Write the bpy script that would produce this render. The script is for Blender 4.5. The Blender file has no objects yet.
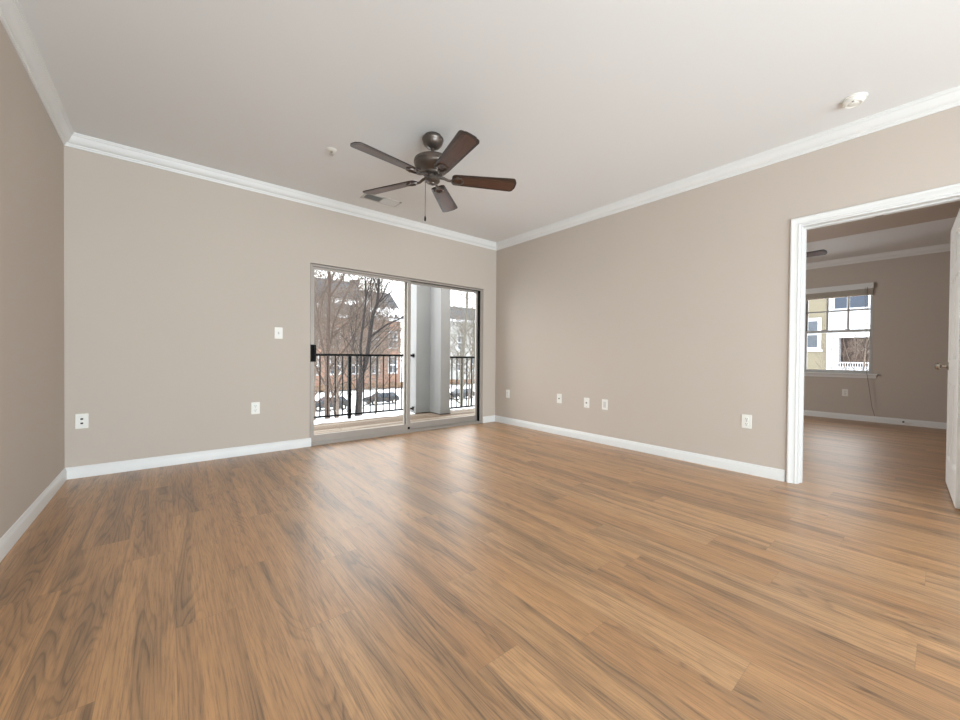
import bpy, bmesh, math, random
from mathutils import Vector, Matrix
random.seed(7)
SC = bpy.context.scene
COL = SC.collection
PI = math.pi

# ------------------------------------------------------------------ camera
F, YAW, PITCH, ROLL, CAMH = 381.06, .6850, -.0103, .0084, .9911
fw = Vector((math.sin(YAW) * math.cos(PITCH), math.cos(YAW) * math.cos(PITCH), math.sin(PITCH)))
rt = Vector((math.cos(YAW), -math.sin(YAW), 0))
up = rt.cross(fw)
r2 = rt * math.cos(ROLL) + up * math.sin(ROLL)
u2 = up * math.cos(ROLL) - rt * math.sin(ROLL)
cd = bpy.data.cameras.new('camera')
cd.sensor_fit = 'HORIZONTAL'
cd.sensor_width = 36
cd.lens = 36 * F / 960
cd.clip_start = .05
cd.clip_end = 500
cam = bpy.data.objects.new('camera', cd)
COL.objects.link(cam)
cam.matrix_world = Matrix(((r2.x, u2.x, -fw.x, 0), (r2.y, u2.y, -fw.y, 0), (r2.z, u2.z, -fw.z, CAMH), (0, 0, 0, 1)))
SC.camera = cam

# ------------------------------------------------------------------ world, lights, exposure
W = bpy.data.worlds.new('overcast_sky')
SC.world = W
W.use_nodes = True
bg = W.node_tree.nodes['Background']
bg.inputs[0].default_value = (.965, .985, 1, 1)
bg.inputs[1].default_value = 5.2


def area(name, loc, target, sx, sy, power, col=(1, 1, 1)):
    d = bpy.data.lights.new(name, 'AREA')
    d.shape = 'RECTANGLE'
    d.size, d.size_y, d.energy, d.color = sx, sy, power, col
    o = bpy.data.objects.new(name, d)
    COL.objects.link(o)
    o.location = loc
    o.rotation_euler = (Vector(target) - Vector(loc)).to_track_quat('-Z', 'Y').to_euler()
    return o


area('rear_fill', (2.1, -6.0, 1.45), (1.2, 2.5, 1.7), 3.4, 2.3, 265, (.85, .95, 1))  # added fill far behind the camera, stands for no known lamp
area('ceiling_fill', (.7, -2.5, .6), (1.3, 2.6, 2.69), 2.4, 1.6, 205, (.73, .895, 1))  # added unseen fill aimed up to brighten the ceiling
area('bedroom_fill', (5.3, 3.7, 1.7), (6.0, .2, 1.15), 1.0, 1.0, 62, (.92, .97, 1))  # added fill, hidden from view, to lift the open door and bedroom walls
SC.view_settings.view_transform = 'Standard'
SC.view_settings.look = 'None'
SC.view_settings.exposure = 0
SC.view_settings.gamma = 1
SC.view_settings.use_curve_mapping = False

# ------------------------------------------------------------------ helpers


def lin(c):
    return tuple((v / 255 / 12.92 if v / 255 <= .04045 else ((v / 255 + .055) / 1.055) ** 2.4) for v in c) + (1,)


def mat(name, rgb, rough=.5, metal=0, spec=.5, noise=None, bump=None, coat=0):
    """noise=(scale, amount): soft variation of the base colour; bump=(scale, strength, distance)"""
    m = bpy.data.materials.new(name)
    m.use_nodes = True
    nt = m.node_tree
    b = nt.nodes['Principled BSDF']
    b.inputs['Base Color'].default_value = lin(rgb)
    b.inputs['Roughness'].default_value = rough
    b.inputs['Metallic'].default_value = metal
    b.inputs['Specular IOR Level'].default_value = spec
    b.inputs['Coat Weight'].default_value = coat
    tc = nt.nodes.new('ShaderNodeTexCoord')
    if noise:
        n = nt.nodes.new('ShaderNodeTexNoise')
        n.inputs['Scale'].default_value = noise[0]
        n.inputs['Detail'].default_value = 5
        nt.links.new(tc.outputs['Object'], n.inputs['Vector'])
        r = nt.nodes.new('ShaderNodeValToRGB')
        a = noise[1]
        c = lin(rgb)
        r.color_ramp.elements[0].position, r.color_ramp.elements[1].position = .3, .7
        r.color_ramp.elements[0].color = tuple(v * (1 - a) for v in c[:3]) + (1,)
        r.color_ramp.elements[1].color = tuple(min(1, v * (1 + a)) for v in c[:3]) + (1,)
        nt.links.new(n.outputs[0], r.inputs[0])
        nt.links.new(r.outputs[0], b.inputs['Base Color'])
    if bump:
        n = nt.nodes.new('ShaderNodeTexNoise')
        n.inputs['Scale'].default_value = bump[0]
        n.inputs['Detail'].default_value = 3
        nt.links.new(tc.outputs['Object'], n.inputs['Vector'])
        bp = nt.nodes.new('ShaderNodeBump')
        bp.inputs['Strength'].default_value = bump[1]
        bp.inputs['Distance'].default_value = bump[2]
        nt.links.new(n.outputs[0], bp.inputs['Height'])
        nt.links.new(bp.outputs[0], b.inputs['Normal'])
    return m


class MB:
    """collects shapes; build() links them as one mesh object"""

    def __init__(s):
        s.bm = bmesh.new()

    def box(s, a, b, bev=0, seg=2):
        lo = [min(a[i], b[i]) for i in range(3)]
        hi = [max(a[i], b[i]) for i in range(3)]
        v = [s.bm.verts.new((x, y, z)) for x in (lo[0], hi[0]) for y in (lo[1], hi[1]) for z in (lo[2], hi[2])]
        fs = [s.bm.faces.new([v[i] for i in q]) for q in
              ((0, 1, 3, 2), (4, 6, 7, 5), (0, 4, 5, 1), (2, 3, 7, 6), (0, 2, 6, 4), (1, 5, 7, 3))]
        if bev:
            es = list({e for f in fs for e in f.edges})
            bmesh.ops.bevel(s.bm, geom=es, offset=bev, segments=seg, affect='EDGES', profile=.5)
        return s

    def prism(s, pts, vec):
        vec = Vector(vec)
        a = [s.bm.verts.new(p) for p in pts]
        b = [s.bm.verts.new(Vector(p) + vec) for p in pts]
        n = len(pts)
        s.bm.faces.new(a[::-1])
        s.bm.faces.new(b)
        for i in range(n):
            s.bm.faces.new((a[i], a[(i + 1) % n], b[(i + 1) % n], b[i]))
        return s

    def loft(s, rings, cap=True, closed=True):
        R = [[s.bm.verts.new(p) for p in r] for r in rings]
        n = len(R[0])
        for i in range(len(R) - 1):
            for j in range(n if closed else n - 1):
                s.bm.faces.new((R[i][j], R[i][(j + 1) % n], R[i + 1][(j + 1) % n], R[i + 1][j]))
        if cap:
            s.bm.faces.new(R[0][::-1])
            s.bm.faces.new(R[-1])
        return s

    def lathe(s, prof, c=(0, 0, 0), n=32, axis='Z'):
        rings = []
        for r, z in prof:
            ring = []
            for k in range(n):
                a = 2 * PI * k / n
                p = (r * math.cos(a), r * math.sin(a), z)
                if axis == 'Y':
                    p = (p[0], p[2], p[1])
                if axis == 'X':
                    p = (p[2], p[0], p[1])
                ring.append((c[0] + p[0], c[1] + p[1], c[2] + p[2]))
            rings.append(ring)
        return s.loft(rings)

    def tube(s, pts, rad, n=6):
        pts = [Vector(p) for p in pts]
        rads = rad if isinstance(rad, (list, tuple)) else [rad] * len(pts)
        rings = []
        ref = None
        for i, p in enumerate(pts):
            t = (pts[min(i + 1, len(pts) - 1)] - pts[max(i - 1, 0)]).normalized()
            if ref is None:
                ref = t.orthogonal().normalized()
            ref = (ref - t * ref.dot(t)).normalized()
            o = t.cross(ref)
            rings.append([p + (ref * math.cos(2 * PI * k / n) + o * math.sin(2 * PI * k / n)) * rads[i] for k in range(n)])
        return s.loft(rings)

    def build(s, name, m, parent=None, smooth=False, loc=None):
        bmesh.ops.recalc_face_normals(s.bm, faces=s.bm.faces)
        me = bpy.data.meshes.new(name)
        s.bm.to_mesh(me)
        s.bm.free()
        me.materials.append(m)
        if smooth:
            for p in me.polygons:
                p.use_smooth = True
            me.set_sharp_from_angle(angle=math.radians(smooth if smooth is not True else 40))
        o = bpy.data.objects.new(name, me)
        COL.objects.link(o)
        if parent:
            o.parent = parent
        if loc:
            o.location = loc
        return o


def tag(o, label, cat, group=None, kind=None):
    o['label'] = label
    o['category'] = cat
    if group:
        o['group'] = group
    if kind:
        o['kind'] = kind
    return o


def thing(name, label, cat, loc=(0, 0, 0), rot=(0, 0, 0), group=None, kind=None):
    o = bpy.data.objects.new(name, None)
    o.empty_display_size = .1
    COL.objects.link(o)
    o.location = loc
    o.rotation_euler = rot
    return tag(o, label, cat, group, kind)


def struct(o, label, cat):
    return tag(o, label, cat, kind='structure')


def copy_tree(o, parent=None):
    c = o.copy()
    COL.objects.link(c)
    if parent:
        c.parent = parent
    for ch in list(o.children):
        copy_tree(ch, c)
    return c


# ------------------------------------------------------------------ materials
WALL = mat('taupe_wall_paint', (193, 181, 170), .7, spec=.25, noise=(1.3, .012), bump=(160, .10, .002))
CEIL = mat('ceiling_paint', (228, 227, 226), .8, spec=.2, bump=(120, .05, .002))
TRIM = mat('white_trim_paint', (224, 223, 221), .38, spec=.4, noise=(3, .01))
DOORW = mat('white_door_paint', (236, 235, 232), .42, spec=.4, bump=(90, .04, .001))
PLATE = mat('white_plastic', (232, 229, 222), .4, noise=(20, .01))
SLOT = mat('dark_slot', (40, 37, 34), .6, noise=(30, .05))
ALU = mat('taupe_aluminium', (158, 149, 141), .42, .15, noise=(6, .03))
BLACK = mat('black_metal', (9, 9, 10), .55, 0, .12, noise=(20, .1))
GASKET_SHADE = mat('black_gasket_and_shade', (12, 12, 11), .8, 0, .1, noise=(30, .1))
STUCCO = mat('grey_painted_cladding', (132, 131, 130), .7, noise=(2.5, .03), bump=(60, .1, .003))
BRONZE = mat('brushed_bronze', (106, 98, 92), .36, .75, noise=(14, .08))
NICKEL = mat('satin_nickel', (190, 184, 175), .25, .95, noise=(20, .05))
SNOW = mat('snow', (238, 241, 245), .8, noise=(.8, .03), bump=(3, .4, .05))
BARK_D = mat('dark_bark', (36, 30, 28), .9, noise=(9, .25))
BARK_B = mat('brown_bark', (98, 86, 77), .9, noise=(9, .25))
BARK_M = mat('mid_brown_bark', (72, 59, 51), .9, noise=(9, .25))
BARK_G = mat('grey_bark', (92, 87, 79), .9, noise=(9, .2))
SIDING_W = mat('white_panel_cladding', (180, 182, 186), .6, noise=(2, .02))
SHINGLE = mat('grey_shingle', (62, 63, 68), .9, noise=(2.2, .15), bump=(8, .4, .05))
HEDGE = mat('brown_mulch', (106, 86, 70), .9, noise=(3, .3))
GLASSD = mat('dark_window_pane', (60, 67, 76), .12, noise=(.7, .3))
GLASSB = mat('blue_window_pane', (30, 42, 60), .12, noise=(.5, .2))
TYRE = mat('tyre_rubber', (26, 26, 28), .85, noise=(12, .1))


def nodes(m):
    nt = m.node_tree
    N = nt.nodes

    def add(t, **k):
        n = N.new(t)
        for a, b in k.items():
            setattr(n, a, b)
        return n

    def math_(op, a, b=None, c=None):
        n = add('ShaderNodeMath', operation=op)
        for i, v in enumerate((a, b, c)):
            if v is None:
                continue
            if hasattr(v, 'is_output'):
                nt.links.new(v, n.inputs[i])
            else:
                n.inputs[i].default_value = v
        return n.outputs[0]
    return nt, add, math_


def mixrgb(nt, add, fac, a, b, mode='MIX'):
    n = add('ShaderNodeMix', data_type='RGBA', blend_type=mode)
    for i, v in ((0, fac), (6, a), (7, b)):
        if hasattr(v, 'is_output'):
            nt.links.new(v, n.inputs[i])
        else:
            n.inputs[i].default_value = v
    return n.outputs[2]


def plank_mat(name, wid, length, cols, rough, axis='Y', seam=.0016, seamdark=.55, grain=1.0, dark=(134, 103, 74)):
    m = mat(name, (128, 128, 128), rough)
    nt, add, M_ = nodes(m)
    L = nt.links.new
    b = nt.nodes['Principled BSDF']
    tc = add('ShaderNodeTexCoord')
    sp = add('ShaderNodeSeparateXYZ')
    L(tc.outputs['Object'], sp.inputs[0])
    X, Y = (sp.outputs[0], sp.outputs[1]) if axis == 'Y' else (sp.outputs[1], sp.outputs[0])
    xs = M_('DIVIDE', M_('ADD', X, 50.03), wid)
    ix = M_('FLOOR', xs)
    wn = add('ShaderNodeTexWhiteNoise', noise_dimensions='1D')
    L(ix, wn.inputs['W'])
    ys = M_('ADD', M_('DIVIDE', M_('ADD', Y, 40), length), M_('MULTIPLY', wn.outputs[0], 3.7))
    iy = M_('FLOOR', ys)
    cmb = add('ShaderNodeCombineXYZ')
    L(ix, cmb.inputs[0])
    L(iy, cmb.inputs[1])
    wid_n = add('ShaderNodeTexWhiteNoise', noise_dimensions='2D')
    L(cmb.outputs[0], wid_n.inputs['Vector'])
    pid = wid_n.outputs[0]
    # grain coordinates, shifted per plank
    g = add('ShaderNodeCombineXYZ')
    L(M_('ADD', X, M_('MULTIPLY', pid, 37)), g.inputs[0])
    L(M_('ADD', M_('MULTIPLY', Y, .07), M_('MULTIPLY', pid, 91)), g.inputs[1])
    L(M_('MULTIPLY', pid, 13), g.inputs[2])

    g2 = add('ShaderNodeCombineXYZ')
    L(M_('ADD', X, M_('MULTIPLY', pid, 53)), g2.inputs[0])
    L(M_('ADD', M_('MULTIPLY', Y, .03), M_('MULTIPLY', pid, 71)), g2.inputs[1])
    L(M_('MULTIPLY', pid, 29), g2.inputs[2])

    def noise(scale, det, rgh, dist=0, src=None):
        n = add('ShaderNodeTexNoise')
        n.inputs['Scale'].default_value = scale
        n.inputs['Detail'].default_value = det
        n.inputs['Roughness'].default_value = rgh
        n.inputs['Distortion'].default_value = dist
        L((src or g).outputs[0], n.inputs['Vector'])
        return n.outputs[0]

    def ramp(v, stops):
        r = add('ShaderNodeValToRGB')
        e = r.color_ramp.elements
        while len(e) < len(stops):
            e.new(.5)
        for i, (p, c) in enumerate(stops):
            e[i].position = p
            e[i].color = c if len(c) == 4 else lin(c)
        L(v, r.inputs[0])
        return r.outputs[0]
    k = (lambda v: (v, v, v, 1))
    base = ramp(pid, [(0, cols[0]), (.35, cols[1]), (.7, cols[2]), (1, cols[3])])
    broad = ramp(noise(13, 3, .55, .2, g2), [(.36, k(.88)), (.5, k(1.0)), (.64, k(1.10))])
    c = mixrgb(nt, add, grain, base, broad, 'MULTIPLY')
    # grey-brown heartwood bands along the plank
    bn = noise(12, 3, .5, .4)
    band = ramp(bn, [(.47, k(0)), (.62, k(1))])
    c = mixrgb(nt, add, M_('MULTIPLY', band, .60 * grain), c, lin(dark))
    # cathedral figure: contour lines of a stretched noise field
    ct = M_('FRACT', M_('MULTIPLY', noise(9, 2, .4, .3), 22))
    fig = ramp(ct, [(.0, k(1.03)), (.50, k(1)), (.84, k(.50)), (1, k(1.03))])
    c = mixrgb(nt, add, M_('MULTIPLY', M_('ADD', M_('MULTIPLY', band, .65), .28), grain), c, fig, 'MULTIPLY')
    # fine pores and ticks
    fine = ramp(noise(170, 5, .75, 0, g2), [(.37, k(.50)), (.49, k(1.0)), (.64, k(1.16))])
    c = mixrgb(nt, add, .75 * grain, c, fine, 'MULTIPLY')
    tick = ramp(noise(60, 3, .7, .3, g2), [(.60, k(0)), (.67, k(1))])
    c = mixrgb(nt, add, M_('MULTIPLY', tick, .24 * grain), c, lin((104, 76, 54)))
    knot = ramp(noise(19, 3, .6, 1.5), [(.66, k(0)), (.75, k(1))])
    c = mixrgb(nt, add, M_('MULTIPLY', knot, .55 * grain), c, lin((96, 70, 50)))
    # seams
    fx = M_('FRACT', xs)
    fy = M_('FRACT', ys)
    sx = M_('LESS_THAN', M_('MINIMUM', fx, M_('SUBTRACT', 1, fx)), seam / wid)
    sy = M_('LESS_THAN', M_('MINIMUM', fy, M_('SUBTRACT', 1, fy)), seam / length)
    sm = M_('MAXIMUM', sx, sy)
    c = mixrgb(nt, add, M_('MULTIPLY', sm, 1 - seamdark), c, (.06, .045, .03, 1))
    L(c, b.inputs['Base Color'])
    bp = add('ShaderNodeBump')
    bp.inputs['Strength'].default_value = .12
    bp.inputs['Distance'].default_value = .002
    L(M_('SUBTRACT', noise(70, 3, .6), M_('MULTIPLY', sm, .8)), bp.inputs['Height'])
    L(bp.outputs[0], b.inputs['Normal'])
    return m


FLOOR = plank_mat('oak_vinyl_plank', .182, 1.22,
                  [(178, 132, 89), (182, 137, 93), (185, 141, 97), (190, 147, 104)], .42, seam=.0010, seamdark=.74)
FLOOR.node_tree.nodes['Principled BSDF'].inputs['Specular IOR Level'].default_value = 1.0
FLOOR.node_tree.nodes['Principled BSDF'].inputs['Coat Weight'].default_value = .35
FLOOR.node_tree.nodes['Principled BSDF'].inputs['Coat Roughness'].default_value = .34
DECK = plank_mat('weathered_deck_board', .14, 3.0,
                 [(92, 70, 50), (132, 116, 98), (142, 130, 116), (106, 86, 66)], .75, axis='X', seam=.006, seamdark=.1, dark=(84, 62, 44))
BLADE = plank_mat('dark_walnut_blade', .4, 3, [(84, 54, 40), (84, 54, 40), (84, 54, 40), (84, 54, 40)], .34, axis='X', seam=0, grain=.8, dark=(58, 36, 28))
BLADEFR = mat('dark_walnut_border', (48, 35, 29), .35, noise=(20, .15))


def brick_mat(name, c1, c2, mortar, scale):
    m = mat(name, c1, .85)
    nt, add, M_ = nodes(m)
    t = add('ShaderNodeTexBrick')
    t.inputs['Color1'].default_value = lin(c1)
    t.inputs['Color2'].default_value = lin(c2)
    t.inputs['Mortar'].default_value = lin(mortar)
    t.inputs['Scale'].default_value = scale
    tc = add('ShaderNodeTexCoord')
    mp = add('ShaderNodeMapping')
    mp.inputs['Rotation'].default_value = (PI / 2, 0, 0)
    nt.links.new(tc.outputs['Object'], mp.inputs[0])
    nt.links.new(mp.outputs[0], t.inputs[0])
    nt.links.new(t.outputs[0], nt.nodes['Principled BSDF'].inputs['Base Color'])
    return m


BRICK = brick_mat('orange_red_brick', (138, 102, 84), (128, 90, 74), (150, 138, 130), 3)
PALE = brick_mat('pale_grey_brick', (150, 150, 148), (142, 142, 140), (160, 160, 158), 3)


def lap_mat(name, rgb, pitch):
    """horizontal lap siding: a thin groove every `pitch` metres, with bump"""
    m = mat(name, rgb, .65)
    nt, add, M_ = nodes(m)
    tc = add('ShaderNodeTexCoord')
    sp = add('ShaderNodeSeparateXYZ')
    nt.links.new(tc.outputs['Object'], sp.inputs[0])
    f = M_('FRACT', M_('DIVIDE', M_('ADD', sp.outputs[2], 50), pitch))
    g = M_('LESS_THAN', f, .14)
    c = mixrgb(nt, add, M_('MULTIPLY', g, .35), lin(rgb), (.2, .18, .14, 1))
    nt.links.new(c, nt.nodes['Principled BSDF'].inputs['Base Color'])
    bp = add('ShaderNodeBump')
    bp.inputs['Distance'].default_value = .02
    nt.links.new(f, bp.inputs['Height'])
    nt.links.new(bp.outputs[0], nt.nodes['Principled BSDF'].inputs['Normal'])
    return m


LAP = lap_mat('beige_lap_siding', (116, 108, 90), .16)


def glass_mat():
    m = bpy.data.materials.new('clear_glass')
    m.use_nodes = True
    nt = m.node_tree
    nt.nodes.clear()
    out = nt.nodes.new('ShaderNodeOutputMaterial')
    tr = nt.nodes.new('ShaderNodeBsdfTransparent')
    tr.inputs[0].default_value = (.955, .965, .96, 1)
    gl = nt.nodes.new('ShaderNodeBsdfGlossy')
    gl.inputs['Roughness'].default_value = .02
    fr = nt.nodes.new('ShaderNodeFresnel')
    fr.inputs[0].default_value = 1.15
    mx = nt.nodes.new('ShaderNodeMixShader')
    nt.links.new(fr.outputs[0], mx.inputs[0])
    nt.links.new(tr.outputs[0], mx.inputs[1])
    nt.links.new(gl.outputs[0], mx.inputs[2])
    nt.links.new(mx.outputs[0], out.inputs[0])
    return m


GLASS = glass_mat()

# ------------------------------------------------------------------ room shell
XL, XR, YB, YR, H = -.629, 3.852, 4.341, -6.6, 2.69
WT = .14                     # wall between the rooms
XW = XR + WT
XB, YBR = 8.634, -1.8        # bedroom far wall and near end
SX0, SX1, SZ = 1.18, 3.60, 1.98     # sliding door opening
DY0, DY1, DZ = -.095, .729, 2.030     # bedroom doorway (clear)
J = .02                      # jamb board
WY0, WY1, WZ0, WZ1 = .742, 1.585, .762, 2.19   # bedroom window opening

struct(MB().box((XL - .1, YR - .1, -.2), (XB + .1, YB + .16, 0)).build('floor', FLOOR),
       'warm oak vinyl plank floor running towards the sliding door', 'floor')
struct(MB().box((XL - .1, YR - .1, H), (XB + .1, YB + .16, H + .15)).build('ceiling', CEIL),
       'smooth off-white ceiling with a crown moulding round it', 'ceiling')
struct(MB().box((XL - .12, YR, 0), (XL, YB, H)).build('wall_left', WALL), 'bare taupe wall at the left edge of the view', 'wall')
w = MB()
w.box((XL - .12, YB, 0), (SX0, YB + .16, H)).box((SX1, YB, 0), (XB + .1, YB + .16, H)).box((SX0, YB, SZ), (SX1, YB + .16, H))
struct(w.build('wall_back', WALL), 'taupe wall with the sliding glass door', 'wall')
w = MB()
w.box((XR, DY1 + J, 0), (XW, YB, H)).box((XR, YR, 0), (XW, DY0 - J, H)).box((XR, DY0 - J, DZ + J), (XW, DY1 + J, H))
struct(w.build('wall_right', WALL), 'long taupe wall with the bedroom doorway', 'wall')
struct(MB().box((XL - .12, YR - .12, 0), (XW, YR, H)).build('wall_rear', WALL), 'taupe wall behind the viewer', 'wall')
w = MB()
w.box((XB, WY1, 0), (XB + .16, YB, H)).box((XB, YBR, 0), (XB + .16, WY0, H))
w.box((XB, WY0, 0), (XB + .16, WY1, WZ0)).box((XB, WY0, WZ1), (XB + .16, WY1, H))
struct(w.build('wall_bedroom_far', WALL), 'taupe bedroom wall with the window, seen through the doorway', 'wall')
struct(MB().box((XW, YBR - .12, 0), (XB + .16, YBR, H)).build('wall_bedroom_near', WALL), 'taupe bedroom side wall out of view', 'wall')
HB = 2.645
struct(MB().box((XW, YBR, HB), (XB, YB, H)).build('ceiling_bedroom', CEIL), 'bedroom ceiling seen through the doorway', 'ceiling')
struct(MB().box((XW, YBR, 2.34), (5.75, YB, HB)).build('trim_8', WALL), 'taupe dropped soffit inside the bedroom over the doorway', 'soffit')

# crown mouldings: (out from wall, drop below ceiling)
CP = [(0, .098), (.007, .098), (.009, .086), (.014, .082), (.016, .074), (.024, .070), (.034, .058), (.044, .038),
      (.050, .022), (.056, .018), (.057, .010), (.062, .008), (.064, 0), (0, 0)]
BP = [(0, 0), (.014, 0), (.014, .062), (.012, .070), (.008, .077), (.006, .088), (0, .092)]


def run(name, prof, wall, a, b, ma, mb, ztop=None, label='', cat='trim'):
    """profile swept along a wall. wall=('y',pos,sign) etc: sign = direction into the room; ma/mb mitre at each end"""
    ax, pos, sg = wall
    r0, r1 = [], []
    for o, z in prof:
        zz = z if ztop is None else ztop - z
        for ring, t, mt in ((r0, a, ma), (r1, b, mb)):
            tt = t + mt * o
            ring.append((tt, pos + sg * o, zz) if ax == 'y' else (pos + sg * o, tt, zz))
    return struct(MB().loft([r0, r1]).build(name, TRIM, smooth=25), label, cat)


run('trim_1', CP, ('y', YB, -1), XL, XR, 1, -1, H, 'white crown moulding above the sliding door wall', 'crown moulding')
run('trim_2', CP, ('x', XL, 1), YR, YB, 1, -1, H, 'white crown moulding along the left wall', 'crown moulding')
run('trim_3', CP, ('x', XR, -1), YR, YB, 1, -1, H, 'white crown moulding along the right wall above the doorway', 'crown moulding')
run('trim_4', CP, ('x', XB, -1), YBR, YB, 1, -1, HB, 'white crown moulding on the bedroom window wall', 'crown moulding')
run('baseboard_back', BP, ('y', YB, -1), XL, SX0 + .012, 1, 0, None, 'white baseboard left of the sliding door', 'baseboard')
run('baseboard_back_corner', BP, ('y', YB, -1), SX1 + .004, XR, 0, -1, None, 'short white baseboard between the sliding door and the corner', 'baseboard')
run('baseboard_left', BP, ('x', XL, 1), YR, YB, 1, -1, None, 'white baseboard along the left wall', 'baseboard')
run('baseboard_right', BP, ('x', XR, -1), DY1 + .085, YB, 0, -1, None, 'long white baseboard from the corner to the doorway', 'baseboard')
run('baseboard_right_near', BP, ('x', XR, -1), YR, DY0 - .085, 1, 0, None, 'white baseboard on the near side of the doorway', 'baseboard')
run('baseboard_bedroom', BP, ('x', XB, -1), YBR, YB, 1, -1, None, 'white baseboard under the bedroom window', 'baseboard')

# doorway: casing (mitred sweep) and jamb with stop
KP = [(0, 0), (0, .010), (.006, .012), (.012, .010), (.036, .014), (.044, .018), (.052, .018), (.057, .014), (.057, 0)]   # (across, out)


def casing(xf, sg):
    rings = [[], [], [], []]
    for a, o in KP:
        x = xf + sg * o
        yl, yr, zt = DY1 + .014 + a, DY0 - .014 - a, DZ + .014 + a
        rings[0].append((x, yl, 0))
        rings[1].append((x, yl, zt))
        rings[2].append((x, yr, zt))
        rings[3].append((x, yr, 0))
    return MB().loft(rings)


struct(casing(XR, -1).build('trim_5', TRIM, smooth=25), 'white door casing round the bedroom doorway', 'door casing')
struct(casing(XW, 1).build('trim_6', TRIM, smooth=25), 'white door casing on the bedroom side of the doorway', 'door casing')
w = MB()
w.box((XR - .001, DY1, 0), (XW + .001, DY1 + J, DZ + J), .001).box((XR - .001, DY0 - J, 0), (XW + .001, DY0, DZ + J), .001).box((XR - .001, DY0, DZ), (XW + .001, DY1, DZ + J), .001)
w.box((XW - .085, DY1 - .010, 0), (XW - .048, DY1, DZ), .001).box((XW - .085, DY0, 0), (XW - .048, DY0 + .010, DZ), .001).box((XW - .085, DY0 + .01, DZ - .010), (XW - .048, DY1 - .01, DZ), .001)
jb = struct(w.build('trim_7', TRIM), 'white jamb lining the bedroom doorway', 'door jamb')
MB().box((XW - .030, .30, DZ - .002), (XW - .008, .345, DZ), .0006).build('strike_plate', SLOT, jb)

# ------------------------------------------------------------------ sliding glass door (door_1)
d1 = thing('door_1', 'two-panel sliding glass door in a taupe metal frame', 'sliding door', ((SX0 + SX1) / 2, YB, 0), kind='structure')
ox = -(SX0 + SX1) / 2


def rel(m, name, mt, **k):
    """build in world coordinates, then parent to the door root without moving it"""
    o = m.build(name, mt, d1, **k)
    o.matrix_parent_inverse = Matrix.Translation((-(SX0 + SX1) / 2, -YB, 0))
    return o


def prt(m, name, mt, par, **k):
    o = m.build(name, mt, par, **k)
    o.matrix_parent_inverse = par_world(par).inverted()
    return o


def par_world(o):
    M = o.matrix_basis.copy()
    if o.parent:
        M = par_world(o.parent) @ o.matrix_parent_inverse @ M
    return M


y0, y1 = YB + .004, YB + .12
fr = MB()
ZT = SZ - .007
fr.box((SX0 + .003, y0, .0), (SX0 + .026, y1, ZT), .002).box((SX1 - .05, y0, .0), (SX1 - .002, y1, ZT), .002)
fr.box((SX0 + .026, y0, SZ - .03), (SX1 - .05, y0 + .012, ZT), .001).box((SX0 + .026, y0 + .05, SZ - .03), (SX1 - .05, y1, ZT), .001)
prt(fr, 'frame', ALU, d1)
tk = MB()
tk.box((SX0 + .026, y0, 0), (SX1 - .05, y1, .022), .002).box((SX0 + .03, y0 + .03, .022), (SX1 - .05, y0 + .034, .034)).box((SX0 + .03, y0 + .084, .022), (SX1 - .05, y0 + .088, .034))
tk.box((SX0 + .03, y0, .022), (SX1 - .05, y0 + .006, .030))
prt(tk, 'sill_track', ALU, d1)
gk = MB()  # weatherstrip, plus black put in for shade in track slot and frame gaps
gk.box((SX0 + .03, y0 + .012, SZ - .028), (SX1 - .05, y0 + .05, SZ - .002))
gk.box((SX0, YB + .03, SZ - .007), (SX1, y1, SZ))
gk.box((SX1 - .056, y0 + .004, .034), (SX1 - .0501, y0 + .05, SZ - .03))
prt(gk, 'weatherstrip_and_gap_shade', GASKET_SHADE, d1)


def panel(name, x0, x1, ya, yb, sl, sr, rb, rt_):
    p = bpy.data.objects.new(name, None)
    COL.objects.link(p)
    p.parent = d1
    z0, z1 = .03, SZ - .032
    m = MB()
    m.box((x0, ya, z0), (x0 + sl, yb, z1), .002).box((x1 - sr, ya, z0), (x1, yb, z1), .002)
    m.box((x0 + sl, ya, z0), (x1 - sr, yb, z0 + rb), .002).box((x0 + sl, ya, z1 - rt_), (x1 - sr, yb, z1), .002)
    prt(m, 'sash', ALU, p)
    yc = (ya + yb) / 2
    g = MB().box((x0 + sl - .004, yc - .003, z0 + rb - .004), (x1 - sr + .004, yc + .003, z1 - rt_ + .004))
    prt(g, 'glass', GLASS, p)
    return p


pl = panel('sliding_panel', SX0 + .022, 2.405, YB + .012, YB + .042, .024, .044, .082, .026)
panel('fixed_panel', 2.345, SX1 - .052, YB + .066, YB + .096, .05, .022, .082, .026)
hb = MB().box((SX0 + .006, YB - .012, .915), (SX0 + .060, YB + .012, 1.10), .004)
hb.box((SX0 + 0.026, YB - .045, .93), (SX0 + 0.042, YB - .034, 1.085), .004).box((SX0 + 0.027, YB - .036, .935), (SX0 + 0.041, YB - .011, .955), .002).box((SX0 + 0.027, YB - .036, 1.06), (SX0 + 0.041, YB - .011, 1.08), .002)
prt(hb, 'handle', BLACK, d1)['label'] = 'black pull handle'
prt(MB().box((2.37, YB + .008, .045), (2.40, YB + .014, .075), .002), 'latch', BLACK, d1)

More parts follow.
